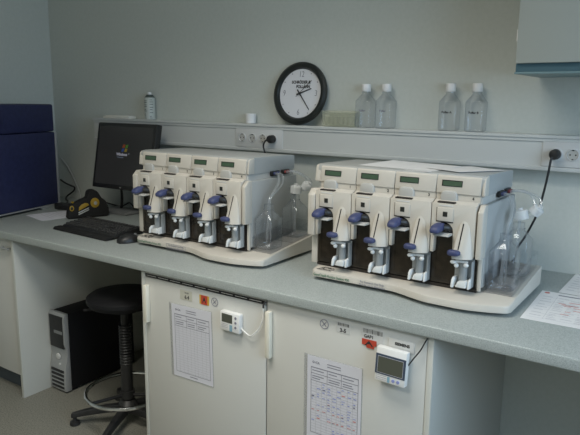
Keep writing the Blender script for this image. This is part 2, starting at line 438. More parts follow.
def instrument(name, label, loc, boxed):
    root = thing(name, label, 'lab instrument', loc, 0, 'four-module instruments on the worktop')
    base = make_base(root)
    b = B()
    for x, y in ((.06, .05), (.65, .05), (.06, .35), (.65, .35)): b.cyl((x, y, 0), (x, y, .0124), .018)
    b.build('rubber_feet', BLACK, root)
    # writing on the base
    b = B().text('GeneChip\u00ae Fluidics Station 450', .0132, (.012, -.0012, .0225), al='LEFT', bold=.0002, squash=.86)
    b.build('base_lettering', GREENINK, base)
    b = B()
    b.text('For Research Use Only.', .0095, (.250, -.0012, .0275), bold=.0002).text('Not for use in diagnostics.', .0095, (.250, -.0012, .0175), bold=.0002)
    if boxed:
        for z in (.0335, .0115): b.box(.195, .305, -.0014, -.0010, z, z+.0008)
        for x in (.195, .3042): b.box(x, x+.0008, -.0014, -.0010, .0115, .0343)
    b.build('use_notice', GREYINK, base)
    b = B()                                        # outlined emblem on the sloping top, front left
    q = lambda x, y: (x, y-.009, .0420+.1*max(0, y-.029))
    def line(p, q_, r=.0009): b.tube([q(*p), q(*q_)], r, 6, 0)
    for p in (((.020, .018), (.082, .016)), ((.026, .020), (.040, .046)), ((.040, .046), (.054, .046)), ((.040, .046), (.046, .022)), ((.050, .022), (.066, .046)), ((.066, .046), (.052, .046)),
              ((.054, .046), (.070, .022)), ((.070, .022), (.084, .034)), ((.084, .034), (.076, .046)), ((.076, .046), (.066, .036)), ((.033, .032), (.043, .032))): line(*p)
    b.build('emblem', INK, base)
    # housing
    B().box(-.004, .588, .066, .385, .052, .353, .003).build('housing', CREAM2, root)
    B().box(-.002, .584, .0565, .0655, .056, .30).build('front_recess', DARK, root)
    B().box(-.004, .592, .050, .10, .046, .0555).build('drip_tray', DARK, root)
    # top cover
    b = B().prism([(.064, .356), (.062, .404), (.069, .4165), (.088, .4185), (.34, .4130), (.383, .4095), (.386, .406), (.386, .350), (.064, .350)], 'x', -.014, .592, .004)
    B().box(-.02, -.019, .2, .201, .3, .301)
    cov = b.build('top_cover', COVERM, root)
    # end cheeks: upper flares beside the bands, lower side panels
    for sx, (a0, a1) in ((-1, (-.024, -.0015)), (1, (.5870, .5965))):
        b = B().prism([(.062, .3535), (.057, .356), (.064, .408), (.074, .4145), (.098, .4165), (.098, .3535)], 'x', a0, a1, .003)
        part(b.build('cover_cheek', CREAM, root), 'cream cheek at the end of the top bands')
        c0, c1 = ((-.034, -.0025) if sx < 0 else (.5895, .606))
        b = B().prism([(.026, .162), (.026, .308), (.046, .327), (.384, .327), (.384, .060), (.064, .060), (.064, .162)], 'x', c0, c1, .004)
        pan = b.build('side_panel', SIDEM, root)
        b = B().prism([(.0235, .160), (.0235, .309), (.045, .3295), (.070, .3295), (.070, .160)], 'x', c0+.002 if sx < 0 else .5885, c1+.0005 if sx > 0 else c1, .003)
        b.build('panel_edge', CREAM, pan)
        b = B().box(*((-.031, -.005) if sx < 0 else (.591, .603)), .053, .063, .050, .159, .002)
        b.build('panel_foot', CREAM, pan)
    # ports under the cover on the right
    pt = B().box(.592, .602, .205, .262, .3345, .3545, .002).box(.592, .602, .283, .335, .3345, .3545, .002).build('port_block', BLACK, root)
    b = B()
    for y in (.222, .245): b.cyl((.601, y, .345), (.610, y, .345), .0065)
    part(b.build('port', BLUE, pt), 'blue tubing ports')
    b = B()
    for y in (.300, .320): b.cyl((.601, y, .345), (.610, y, .345), .0065)
    part(b.build('port', PORTRED, pt), 'red tubing ports')
    # four modules
    for i in range(4):
        x0 = i*PITCH
        w = PITCH-.0030
        X = lambda v: x0+v
        # face with arched mouth
        arch = [(X(.073-.030*(1-math.cos(t))), .238+.028*math.sin(t)) for t in [PI*k/12 for k in range(0, 13)]]
        b = B()
        pts = [(X(0), .327), (X(0), .165), (X(.011), .165)]+arch[::-1]+[(X(.0745), .165), (X(w), .165), (X(w), .327)]
        b.prism(pts, 'y', .0260, .0560, .0016)
        b.prism([(.0262, .309), (.0262, .322), (.052, .3345), (.058, .3345), (.058, .309)], 'x', X(.0003), X(w-.0003), .002)
        face = b.build('module', CREAM, root)
        # band and display
        b = B().prism([(.055, .3555), (.0620, .4085), (.070, .4150), (.098, .4172), (.098, .3555)], 'x', X(0), X(w), .0018)
        b.build('top_band', CREAM, face)
        tilt = Matrix.Translation((0, .0551, .3555)) @ Matrix.Rotation(-.131, 4, 'X')
        B().box(X(.017), X(.084), -.0016, .001, .0225, .0425, M=tilt).box(X(.0185), X(.0825), -.0022, -.0015, .0405, .0425, M=tilt).build('display_bezel', LCDF, face)
        B().box(X(.021), X(.0822), -.0024, -.0012, .0245, .0395, M=tilt).build('display', LCD, face)
        B().box(X(0), X(w), .0600, .066, .327, .3553).build('middle_band', CREAM, face)
        B().text(str(i+1), .013, (X(.121), .0594, .3440), bold=.0005).build('number', INK, face)
        # arched access flap with its slot
        fl = [(X(.044-.027), .326)]+[(X(.044-.027*math.cos(t)), .345+.020*math.sin(t)) for t in [PI*k/14 for k in range(15)]]+[(X(.044+.027), .326)]
        fl = [(X(.017), .326), (X(.0165), .350), (X(.021), .361), (X(.029), .3645), (X(.059), .3645), (X(.067), .361), (X(.0715), .350), (X(.071), .326)]
        B().prism(fl, 'y', .0490, .062, .004, seg=3).build('access_flap', CREAM2, face)
        B().box(X(.0165), X(.073), .0275, .0485, .3150, .3315).build('flap_slot', DARK, face)
        B().box(X(.022), X(.069), .0250, .0274, .3175, .3220, .0008).build('slot_lip', STICKW, face)
        # square plate with icon
        B().box(X(.0185), X(.0720), .0222, .0262, .2700, .3130, .0012).build('square_plate', CREAM, face)
        B().box(X(.0162), X(.0186), .0250, .0262, .2660, .3130).box(X(.0162), X(.0720), .0250, .0262, .2660, .2698).build('plate_groove', DARK, face)
        ic = B().box(X(.0385), X(.0535), .0214, .0224, .2850, .3010).build('icon', LCDF, face)
        # smoked window
        b = B().box(X(.0115), X(.0735), .0500, .0560, .1645, .228).box(X(-.0005), X(.0800), .0500, .0560, .0600, .1645).box(X(.0115), X(.0145), .0480, .0500, .075, .225).box(X(.0105), X(.0735), .0480, .0500, .070, .076)
        win = b.build('window', SMOKED, face)
        # upper lever
        secs = []
        for y, hw, z, hz in ((-.030, .010, .2435, .004), (-.027, .0155, .2450, .0085), (-.015, .0185, .2485, .0125), (.002, .0185, .2520, .0135), (.016, .017, .2540, .0115), (.026, .014, .2540, .009)):
            secs.append([Vector((X(.030)+.005*(y+.03)/.05+.92*hw*math.copysign(abs(math.cos(a))**.6, math.cos(a)), y, z+hz*math.copysign(abs(math.sin(a))**.7, math.sin(a)))) for a in [2*PI*k/16 for k in range(16)]])
        part(B().loft(secs).build('upper_lever', BLUE, face, 50), 'blue lever grip')
        B().tube([(X(.046), .012, .252), (X(.058), .022, .250), (X(.064), .036, .241), (X(.066), .050, .236)], .0105, 10).build('lever_arm', BLACK, face)
        B().prism([(-.014, .2290), (-.010, .2265), (.050, .2265), (.050, .2330), (.004, .2345)], 'x', X(.0125), X(.0725), .0015).build('lever_tray', CREAM2, face)
        # tongue
        secs = []
        for k in range(11):
            t = k/10; z = .276-(.276-.160)*t
            hl = .005+.0225*t**.50; hr = .007+.0270*t**.50; p = .001+.033*t**1.0; cx = X(.108)
            yf = .0265; rx = cx-.008*t                # the ridge carries the slot
            secs.append([Vector(v) for v in ((cx-hl, yf+.01, z), (cx-hl, yf, z), (cx-hl*.98, yf-p*.70, z), (cx-hl*.80, yf-p*.95, z), (rx-.003, yf-p, z), (rx+.003, yf-p, z), (cx+hr*.45, yf-p*.80, z), (cx+hr*.90, yf-p*.42, z), (cx+hr, yf-p*.25, z), (cx+hr, yf, z), (cx+hr, yf+.01, z))])
        B().loft(secs).build('tongue', CREAM, face, 30)
        b = B()
        P = lambda t: .0265-(.001+.033*t)
        sl = []
        for t in (.06, .25, .5, .75):
            z = .276-.116*t; cx = X(.108-.008*t); y = P(t)-.0006
            sl.append([Vector((cx-.0019, y, z)), Vector((cx+.0019, y, z)), Vector((cx+.0019, y+.004, z)), Vector((cx-.0019, y+.004, z))])
        b.loft(sl).build('slot', BLACKM, face)
        # lower lever
        secs = []
        for xx, hy, hz in ((.073, .005, .004), (.0755, .010, .0085), (.083, .0125, .0108), (.099, .0125, .0105), (.108, .010, .009), (.1125, .005, .005)):
            secs.append([Vector((X(xx), -.0105+hy*math.cos(a), .180+.0015*math.sin(3*a)+hz*math.sin(a))) for a in [2*PI*k/14 for k in range(14)]])
        part(B().loft(secs).build('lower_lever', BLUE, face, 50), 'small blue lever at the foot of the slot')
        # vial holder
        hold = B().box(X(.0810), X(.1435), .0420, .0470, .064, .156, .002).box(X(.1390), X(.1430), .024, .0425, .064, .150, .0015).build('vial_holder', VIALM, face)
        return_parts = hold
        B().lathe([(.006, .082), (.0125, .084), (.0125, .140), (.009, .146), (.009, .152)], (X(.114), .028, 0), 18).build('vial', VIALM, hold)
    # wedge-shaped foot, knobs and scoop of every holder: parts of the module, sub-part level kept
    mods = [o for o in root.children if o.name.split('.')[0] == 'module']
    for i, face in enumerate(mods):
        x0 = i*PITCH; X = lambda v: x0+v
        b = B().ell((X(.086), .010, .146), (.010, .009, .0065)).ell((X(.0985), .004, .138), (.0075, .0075, .0075)).ell((X(.128), .008, .141), (.0085, .008, .007))
        b.tube([(X(.086), .010, .147), (X(.103), .016, .149), (X(.130), .018, .148)], .0042, 8)
        part(b.build('knobs', FROST, face), 'frosted white knobs')
        b = B()
        b.prism([(.0, .064), (.006, .088), (.016, .096), (.040, .096), (.040, .064)], 'x', X(.0830), X(.0920), .003)
        b.prism([(X(.096), .066), (X(.132), .066), (X(.134), .090), (X(.104), .086)], 'y', .004, .040, .004)
        b.prism([(.006, .064), (.012, .092), (.040, .098), (.040, .064)], 'x', X(.1350), X(.1420), .002)
        part(b.build('scoop', FROST, face), 'frosted white scoop')
    # clear bottle tray on the right, tubing
    zb = lambda y: .041+(.078-.041)*max(0, (y-.02)/.378)**.92
    x0, x1, y0, y1, h = .6085, .7015, .066, .374, .060
    b = B()
    zz = zb(y0)+.0015
    def wall(xa, xb, ya, yb): b.prism([(ya, zb(ya)+.0015), (yb, zb(yb)+.0015), (yb, zb(yb)+h), (ya, zb(ya)+h)], 'x', xa, xb)
    wall(x0, x0+.003, y0, y1); wall(x1-.003, x1, y0, y1)
    for y in (y0, (y0+y1)/2, y1-.003): wall(x0+.003, x1-.003, y, y+.003)
    tr = b.build('bottle_tray', ACRYL, root)
    b = B()
    for ya, yb in ((y0+.004, (y0+y1)/2-.001), ((y0+y1)/2+.004, y1-.004)):
        b.prism([(ya, zb(ya)+.0006), (yb, zb(yb)+.0006), (yb, zb(yb)+.0030), (ya, zb(ya)+.0030)], 'x', x0+.004, x1-.004)
    part(b.build('tray_mat', mat('grey_brown_mat', (.36, .34, .31), .6) if 'grey_brown_mat' not in bpy.data.materials else bpy.data.materials['grey_brown_mat'], root), 'grey-brown mat in the bottle tray')
    return root, zb

ipos = ((-2.091, -.661, ZC), (-1.167, -.655, ZC))
ilab = ('left cream instrument with four numbered modules and blue levers, nearer the monitor',
        'right cream instrument with four numbered modules, white papers lying on its top')
insts = []
for k in range(2):
    r, zb = instrument('fluidics_station', ilab[k], ipos[k], k == 0)
    insts.append(r)

def bottle_mesh(b):
    def sec(h, z, e):                              # superellipse section: e small = square, 1 = round
        out = []
        for k in range(32):
            a = 2*PI*(k+.5)/32; c_, s_ = math.cos(a), math.sin(a)
            out.append(Vector((h*math.copysign(abs(c_)**e, c_), h*math.copysign(abs(s_)**e, s_), z)))
        return out
    b.loft([sec(.031, 0, .30), sec(.0350, .004, .28), sec(.0360, .010, .28), sec(.0360, .114, .28), sec(.0352, .1175, .30), sec(.0180, .1455, .9), sec(.0160, .148, 1), sec(.0160, .150, 1), sec(.0185, .151, 1), sec(.0185, .1535, 1),
            sec(.0160, .1545, 1), sec(.0160, .172, 1)], cap=True)
    return b
def make_bottle(label, loc, rz, group, text=None, ink=INK, cap=True):
    t = thing('reagent_bottle', label, 'bottle', loc, rz, group)
    bd = bottle_mesh(B()).build('body', CLEARP, t, 50)
    if cap:
        b = B()
        n = 48
        ring = lambda r, z, amp: [Vector(((r+amp*(k % 2))*math.cos(2*PI*k/n), (r+amp*(k % 2))*math.sin(2*PI*k/n), z)) for k in range(n)]
        b.loft([ring(.0190, .156, 0), ring(.0195, .157, .0008), ring(.0192, .185, .0008), ring(.0180, .188, 0)])
        b.build('cap', CAPW, t, 50)
    if text: B().text(text, .0125, (.001, -.0366, .074), bold=.0005).build('bottle_lettering', ink, bd)
    return t

# shelf bottles
g = 'clear square bottles on the trunking shelf'
for x, lab, tx, ink in ((-1.285, 'clear white-capped bottle on the shelf, right of the yellowish box, first of the left pair', 'Puffer', GREYINK),
                        (-1.187, 'clear white-capped bottle on the shelf, second of the left pair', 'Puffer', GREYINK),
                        (-.904, 'clear white-capped bottle on the shelf marked with a dark A label', 'Puffer A', INK),
                        (-.795, 'rightmost clear white-capped bottle on the shelf, marked with a dark B label', 'Puffer B', INK)):
    make_bottle(lab, (x, -.038, TZ1+.0008), 0.0, g, tx, ink)

# bottles standing in the instrument trays, uncapped, with tubing
for k, r in enumerate(insts):
    px, py, pz = ipos[k]
    side = ('left', 'right')[k]; dy = (.036, 0)[k]
    zb1 = pz+zb(.155)+.004; zb2 = pz+zb(.302+dy)+.0035
    b1 = make_bottle('open clear bottle at the front of the %s instrument\'s tray' % side, (px+.656, py+.112, zb1), 0, 'bottles in the instrument trays', cap=False)
    b2 = make_bottle('clear bottle at the back of the %s instrument\'s tray, cap hanging above it' % side, (px+.656, py+.262+dy, zb2), 0, 'bottles in the instrument trays', cap=False)
    b1.scale = b2.scale = (1.165, 1.165, 1.03)
    h1 = zb(.155)+.004; h2 = zb(.302+dy)+.0035
    b = B()
    tb = [(.610, .222, .345), (.628, .214, .342), (.648, .190, .318), (.656, .150, .285), (.657, .118, .262), (.656, .112, .235), (.652, .108, .12), (.650, .105, h1+.012)]
    b.tube(tb, .0055, 8)
    b.tube([(.610, .245, .345), (.632, .240, .338), (.650, .215, .312), (.662, .16, .285), (.660, .118, .258), (.660, .116, .20), (.662, .116, h1+.02)], .0034, 8)
    part(b.build('tubing', TUBE, r), 'clear tubing into the front bottle')
    b = B()
    b.tube([(.610, .300, .345), (.635, .300, .350), (.672, .300, .344), (.692, .290+dy, .320), (.694, .276+dy, .298), (.682, .266+dy, .285), (.668, .262+dy, .278)], .0052, 8)
    b.tube([(.610, .320, .345), (.650, .322, .346), (.700, .318, .330), (.714, .300+dy, .300), (.706, .276+dy, .280), (.690, .264+dy, .272)], .0042, 8)
    b.tube([(.657, .262+dy, .262), (.656, .262+dy, .245), (.655, .262+dy, .16), (.654, .264+dy, h2+.012)], .0052, 8)
    part(b.build('tubing', TUBE, r), 'clear tubing looping to the rear bottle')
    M = Matrix.Translation((.660, .262+dy, .274)) @ Matrix.Rotation(math.radians(-14 if k else 4), 4, 'Y') @ Matrix.Scale(1.25, 4)
    b = B().lathe([(.0150, -.012), (.0185, -.011), (.0190, .010), (.0165, .0135), (.007, .0145), (.007, .020)], n=24, M=M)
    part(b.build('hanging_cap', CAPT, r), 'translucent white cap over the rear bottle')
    M = Matrix.Translation((.704, .275+dy, .292)) @ Matrix.Rotation(math.radians(40), 4, 'Y') @ Matrix.Scale(1.3, 4)
    b = B().lathe([(.0120, -.010), (.0150, -.009), (.0155, .008), (.0130, .011), (.006, .012), (.006, .018)], n=24, M=M)
    part(b.build('hanging_cap', CAPT, r), 'smaller translucent cap hanging askew')

# papers on top of the right instrument
z = ZC+.4175
p = B().box(-.105, .105, -.145, .145, 0, .0006).build('paper_sheet', PAPER2)
p.location = (-.885, -.462, ZC+.4195); p.rotation_euler = (-.024*-1*-1, 0, math.radians(82)); tag(p, 'blank white paper lying lengthways on top of the right instrument', 'paper')
p.rotation_euler = (0, math.radians(1.2)*-1, math.radians(80))
p = B().box(-.075, .075, -.105, .105, 0, .0006).build('paper_sheet', PAPER2)
p.location = (-.690, -.440, ZC+.4195); p.rotation_euler = (math.radians(-1.3), 0, math.radians(-25)); tag(p, 'smaller white slip on the right instrument, towards its right end', 'paper')

# ---------------------------------------------------------------- wall clock leaning on the shelf
lean = math.radians(9)
ck = thing('wall_clock', 'round black-rimmed clock leaning against the wall on the trunking shelf', 'clock', (-1.638, -.0440, TZ1+.001), 0, rot=(-lean, 0, 0))
R0 = .1475
Mc = Matrix.Translation((0, 0, R0)) @ Matrix.Rotation(PI/2, 4, 'X')      # disc axis towards -y
B().lathe([(R0-.008, -.004), (R0-.002, 0), (R0, .006), (R0-.002, .016), (R0-.012, .023), (R0-.026, .021), (R0-.032, .012), (R0-.034, .004), (R0-.034, -.004)], n=72, M=Mc).build('rim', CLOCKR, ck)
dl = B().lathe([(R0-.031, .0045), (R0-.031, .0075)], n=64, M=Mc).build('dial', CLOCKF, ck)
yd = -.0082
b = B(); ct = R0
rr = R0-.052
for h, tx in ((12, '12'), (3, '3'), (6, '6'), (9, '9')):
    a = h*PI/6; b.text(tx, .038, (rr*.93*math.sin(a), yd, ct+rr*.93*math.cos(a)), squash=.8)
for h in range(12):
    if h % 3:
        a = h*PI/6; b.cyl((rr*1.1*math.sin(a), yd+.0005, ct+rr*1.1*math.cos(a)), (rr*1.1*math.sin(a), yd-.0005, ct+rr*1.1*math.cos(a)), .0026, n=10)
b.build('numerals', GREYINK, dl)
b = B().text('SCHR\u00d6DER &', .0185, (.052, yd, ct+.052), al='RIGHT', bold=.0009, squash=.92).text('POLL\u00c4HN', .0185, (.052, yd, ct+.031), al='RIGHT', bold=.0009, squash=.92)
b.build('dial_lettering', INK, dl)
def hand(ang, L, w, y, tail, nm):
    a = math.radians(ang); M = Matrix.Translation((0, y, ct)) @ Matrix.Rotation(a, 4, 'Y')
    B().prism([(-w, -tail), (w, -tail), (w*.5, L), (-w*.5, L)], 'y', -.0008, .0008, M=M).build(nm, INK, ck)
hand(70, .066, .0036, yd-.003, .018, 'hour_hand'); hand(141, .098, .0030, yd-.005, .022, 'minute_hand')
hand(226, .024, .0012, yd-.0065, .085, 'second_hand')
B().cyl((0, yd+.001, ct), (0, yd-.009, ct), .005).build('hand_boss', INK, ck)
# ---------------------------------------------------------------- other things on the shelf
zs = TZ1+.0008
o = B().lathe([(.022, 0), (.0245, .001), (.0265, .046), (.0255, .0475), (.0235, .0465), (.021, .006)], n=28).build('cup', CAPW); o.location = (-1.925, -.036, zs); tag(o, 'small white plastic cup on the shelf left of the clock', 'cup')
o = B().box(-.112, .112, -.030, .026, 0, .013, .002).box(-.10, .10, -.022, .022, .0125, .0165, .001).build('flat_box', mat('offwhite_card', (.80, .78, .70), .6)); o.location = (-2.895, -.036, zs); tag(o, 'flat off-white box lying on the shelf above the monitor', 'box')
t = thing('spray_can', 'tall silver-green printed spray can standing on the shelf above the monitor', 'can', (-2.640, -.036, zs)); t.scale = (.92, .92, .92)
cb = B().lathe([(.031, 0), (.033, .002), (.033, .128), (.0315, .132), (.024, .139), (.020, .142)], n=32).build('can_body', CANM, t)
b = B()
for zz, a0, n in ((.112, -112, 5), (.102, -112, 5), (.088, -112, 5), (.078, -112, 5), (.062, -112, 4), (.052, -112, 5), (.034, -108, 2), (.028, -108, 2), (.022, -108, 2), (.118, -45, 4), (.106, -45, 5), (.092, -45, 5), (.074, -45, 5), (.060, -45, 4), (.042, -45, 5), (.020, -45, 3), (.010, -45, 4)):
    pts = [Vector((.0334*math.cos(math.radians(a0+9*k)), .0334*math.sin(math.radians(a0+9*k)), zz)) for k in range(n)]
    b.tube(pts, .0018, 5, 2)
b.build('can_lettering', CANP, cb)
part(B().lathe([(.0318, .1322), (.0250, .1402), (.0215, .1425), (.0215, .148), (.012, .150)], n=28).build('valve_ring', CANP, t), 'dark ring under the nozzle')
B().lathe([(.012, .1495), (.012, .160), (.008, .165)], n=20).build('nozzle', CAPW, t)
t = thing('tip_box', 'low translucent yellowish plastic box on the shelf right of the clock', 'box', (-1.411, -.036, zs))
B().box(-.083, .083, -.026, .026, 0, .058, .003).build('box_body', YGREEN, t)
B().box(-.084, .084, -.027, .027, .0585, .071, .003).build('lid', YGREEN, t)
b = B()
for k in range(6): b.box(-.070+k*.024, -.054+k*.024, -.018, .018, .006, .046, .002)
b.build('rack', YGREEN, t)

# ---------------------------------------------------------------- sockets and plugs
def sockets(name, label, xa, xb, xs, skip):
    zc = TZ0+.063
    t = thing(name, label, 'socket', ((xa+xb)/2, -TP+.006, zc), 0, 'socket plates on the trunking')
    cx = (xa+xb)/2
    B().box(xa-cx, xb-cx, -.0045, -.0002, -.046, .046, .0015).build('faceplate', SOCKW, t)
    M0 = Matrix.Rotation(PI/2, 4, 'X')
    for i, x in enumerate(xs):
        M = Matrix.Translation((x-cx, -.0045, 0)) @ M0
        sk = B().lathe([(.0225, 0), (.0225, .004), (.0205, .005), (.0195, .0045), (.0190, -.0005), (.0186, .0004)], n=32, M=M).build('socket', SOCKW, t)
        well = B().lathe([(.0186, -.0003), (.0186, .0012)], n=32, M=M).build('socket_well', CREAM2, sk)
        b = B()
        for a in (-.0095, .0095): b.cyl((x-cx+a, -.0060, 0), (x-cx+a, -.0055, 0), .0030, n=12)
        for a in (-.0165, .0165): b.box(x-cx-.003, x-cx+.003, -.0075, -.0058, a-.002, a+.002)
        b.build('socket_hole', INK, sk)
    return t
sockets('socket_panel', 'quadruple white socket plate on the trunking behind the left instrument', -2.000, -1.712, (-1.957, -1.893, -1.829, -1.765), 3)
sockets('socket_panel', 'white socket plate at the right end of the trunking with one free outlet', -.529, -.20, (-.480, -.422, -.354, -.286), 0).name = 'socket_panel.001'
def plug(name, label, x, z, path, group):
    t = thing(name, label, 'plug', (x, -TP-.003, z), 0, group)
    M = Matrix.Rotation(PI/2, 4, 'X')
    B().lathe([(.0185, .0015), (.0195, .006), (.0190, .026), (.015, .034), (.008, .036)], n=28, M=M).build('plug_body', BLACK, t)
    B().tube(path, .0042, 8).build('cord', BLACK, t)
    return t
plug('power_plug', 'black plug and short cord in the fourth outlet behind the left instrument', -1.765, TZ0+.063, [(-.010, -.026, 0), (-.022, -.034, -.010), (-.030, -.036, -.030), (-.026, -.034, -.055), (-.014, -.026, -.085), (-.008, -.012, -.12), (-.004, .02, -.30), (0, .04, -.45)], 'black plugs in the trunking outlets')
plug('power_plug', 'black plug with long cord hanging down beside the right instrument', -.480, TZ0+.063, [(-.004, -.030, -.004), (-.008, -.036, -.022), (-.012, -.036, -.06), (-.022, -.032, -.13), (-.040, -.028, -.22), (-.075, -.026, -.31), (-.100, -.034, -.36), (-.108, -.020, -.400), (-.128, .0, -.430), (-.16, .02, -.445), (-.19, .04, -.449)], 'black plugs in the trunking outlets').name = 'power_plug.001'

# ---------------------------------------------------------------- wall cupboard, top right
c = thing('wall_cupboard', 'white wall cupboard with dark teal lower edge at the top right', 'cupboard', (-.573, -.34, 1.604))
B().box(.0, 1.2, .0, .338, .034, .90, .002).build('carcass', WHITE, c)
for k in range(2):
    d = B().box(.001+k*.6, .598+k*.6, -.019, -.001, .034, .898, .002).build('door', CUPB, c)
    if k == 0: B().box(-.004, .0005, -.012, .010, .105, .142, .001).build('hinge', CAPW, d)
b = B().box(-.001, 1.2, -.004, .338, .006, .0335).build('lower_rail', TEAL, c)
part(b, 'dark teal rail')
part(B().box(-.003, 1.202, -.012, .338, 0, .0058, .001).build('rail_edge', mat('teal_edge', (.17, .27, .29), .4), c), 'lighter teal edge strip')

# ---------------------------------------------------------------- loose papers on the worktop, right
def sheet(name, label, w, h, loc, rz, seed):
    rnd = random.Random(seed)
    t = thing(name, label, 'paper', loc, rz, 'printed sheets on the worktop')
    p = B().box(0, w, 0, h, 0, .0006).build('sheet', PAPER2, t)
    Z = (.0008, .0010)
    b = B()
    for k in range(16):
        y = h-.065-k*.0155
        if y < .03: break
        b.box(.016, .016+rnd.uniform(.02, .036), y, y+.0032, *Z) if k % 2 == 0 else None
        for x0 in (.066, .105, .145, .178):
            if rnd.random() < .75: b.box(x0, x0+rnd.uniform(.015, .034), y, y+.0028, *Z)
        if k % 3 == 0: b.box(.012, w-.012, y-.006, y-.0052, *Z)
    b.box(.058, .0588, .03, h-.05, *Z)
    b.build('printed_table', PALEINK, p)
    b = B()
    for k in range(12):
        b.box(*(lambda x, y: (x, x+rnd.uniform(.015, .04), y, y+.004))(rnd.uniform(.06, .15), rnd.uniform(.08, h-.10)), *Z)
    b.cyl((.020, h-.020, .0006), (.020, h-.020, .0010), .009, n=16)
    b.build('red_print', REDINK if seed == 5 else PALEINK, p)
    B().box(.058, w-.006, h-.036, h-.026, *Z).build('heading_bar', GREYINK, p)
    return t
sheet('printed_sheet', 'printed sheet with red entries on the worktop, right of the right instrument', .225, .335, (-.430, -.630, ZC+.0008), math.radians(1.5), 5)
sheet('printed_sheet', 'second printed sheet further back on the worktop at the right edge', .22, .30, (-.388, -.288, ZC+.0018), math.radians(-1), 6).name = 'printed_sheet.001'

# ---------------------------------------------------------------- blue scanner cabinet in the left corner
ux, uy = .230, -.973
bx = thing('lab_scanner', 'tall dark blue scanner cabinet with silver feet in the left corner of the worktop', 'lab instrument', (-3.240, -.225, ZC), math.atan2(ux, -uy))
D_, W_, H_ = .58, .275, .605                       # local: x from -W..0, y from -D..0
b = B().box(-W_, 0, -D_, -.014, .0185, .444, .006).build('cabinet', NAVY, bx)
b = B().box(-W_, .0015, -D_-.002, -.014, .4465, H_, .012, seg=3).build('lid', NAVY, bx)
B().box(.0012, .003, -D_+.0, -.40, .50, .592, .0008).build('lid_badge', NAVY, b)
part(B().box(-W_+.004, .004, -.0135, 0, .018, .44, .003).build('rear_frame', SILVER, bx), 'silver strip down the rear edge')
pr = [(-D_-.004, .0), (-D_+.05, 0), (-D_+.075, .0125), (-.175, .0125), (-.150, .0), (0, .0), (0, .0160), (-.006, .018), (-D_, .018)]
part(B().prism(pr, 'x', -W_+.003, .006, .0015).build('foot_frame', SILVER, bx), 'silver foot frame')

# papers and cables at the left end
t = thing('paper_sheet', 'white sheet lying on the worktop in front of the blue scanner', 'paper', (-3.07, -.50, ZC+.0008), math.radians(-12))
B().box(-.03, .19, -.05, .24, 0, .0006).build('sheet', PAPER, t)
b = B()
for k in range(9): b.box(.0, .15-.02*(k % 3), .02+k*.022, .024+k*.022, .0008, .001)
b.build('printed_text', PALEINK, t)
o = B().tube([(0, 0, 0), (.06, .01, 0), (.12, .012, 0)], .0055, 8).build('pen', BLACK); o.location = (-2.94, -.375, ZC+.0076); o.rotation_euler = (0, 0, math.radians(20)); tag(o, 'black pen lying on the sheet beside the handheld scanner', 'pen')
o = B().box(-.055, .055, -.03, .03, 0, .034, .006).build('power_adapter', BLACK); o.location = (-3.105, -.292, ZC+.001); o.rotation_euler = (0, 0, .15); tag(o, 'black power adapter on the worktop behind the handheld scanner', 'adapter')
o = B().tube([(-3.50, -.03, .985), (-3.45, -.03, .967), (-3.395, -.03, .955), (-3.360, -.03, .946), (-3.375, -.03, .920), (-3.42, -.04, .890), (-3.40, -.07, .8745), (-3.30, -.13, .8745), (-3.20, -.22, .880), (-3.17, -.29, .884)], .0055, 8).build('cable', BLACK); tag(o, 'black cable hanging behind the blue scanner to the power adapter', 'cable')
o = B().tube([(-3.50, -.02, 1.13), (-3.42, -.02, 1.06), (-3.355, -.02, .97), (-3.325, -.02, .915), (-3.305, -.03, .874), (-3.28, -.06, .8735)], .004, 8).build('cable', STRIPE); tag(o, 'thin grey cable running down the wall left of the monitor', 'cable'); o.name = 'cable.001'
o = B().tube([(-3.03, -.05, .884), (-2.96, -.045, .8745), (-2.90, -.05, .8745), (-2.865, -.045, .888), (-2.835, -.04, .902), (-2.805, -.045, .888), (-2.780, -.05, .8745), (-2.70, -.055, .8745), (-2.62, -.05, .8745)], .0042, 8).build('cable', BLACK); tag(o, 'black cable looping on the worktop behind the monitor foot', 'cable'); o.name = 'cable.002'

# ---------------------------------------------------------------- monitor
m = thing('monitor', 'black flat monitor showing a small logo on a dark screen', 'monitor', (-2.685, -.150, ZC+.001), 0)
part(B().box(-.215, .030, -.075, .070, 0, .014, .004).build('foot', mat('grey_foot', (.16, .165, .165), .5), m), 'grey foot plate')
stem = B().tube([(-.132, .032, .012), (-.118, .028, .07), (-.100, .010, .14), (-.080, -.020, .215)], .0075, 12).build('stem', BLACK, m)
th = math.radians(11)
MW, MH = .226, .183
Mm = Matrix.Translation((0.018, -.055, .327)) @ Matrix.Rotation(math.radians(2), 4, 'Z') @ Matrix.Rotation(-th, 4, 'X')
sh = B().box(-MW, MW, -.012, .03, -MH, MH, .006, M=Mm).prism([(-.16, -.14), (.16, -.14), (.16, .14), (-.16, .14)], 'y', .029, .048, .01, M=Mm).build('case', BLACK, m)
B().box(-MW+.020, MW-.020, -.0135, -.0119, -MH+.024, MH-.020, M=Mm).build('screen', SCREEN, m)
b = B().text('Dell', .0085, (0, 0, 0), bold=.0003); b.bm.transform(Mm @ Matrix.Translation((.0, -.0126, -MH+.011))); b.build('maker_lettering', STRIPE, sh)
lg = Mm @ Matrix.Translation((-.010, -.0142, .022))
def flag(x0, z0, c, nm, s_):
    b = B(); n = 5; secs = []
    for k in range(n):
        t = k/(n-1); xx = x0+t*.018; dz = .003*math.sin((x0+.02+t*.018)*90)+xx*.18
        secs.append([Vector((xx+.004*0, 0, z0+dz)), Vector((xx+.005, 0, z0+.018+dz)), Vector((xx+.005, .0004, z0+.018+dz)), Vector((xx, .0004, z0+dz))])
    b.loft(secs); b.bm.transform(lg); b.build(nm, glow(nm+'_glow', c, s_), m)
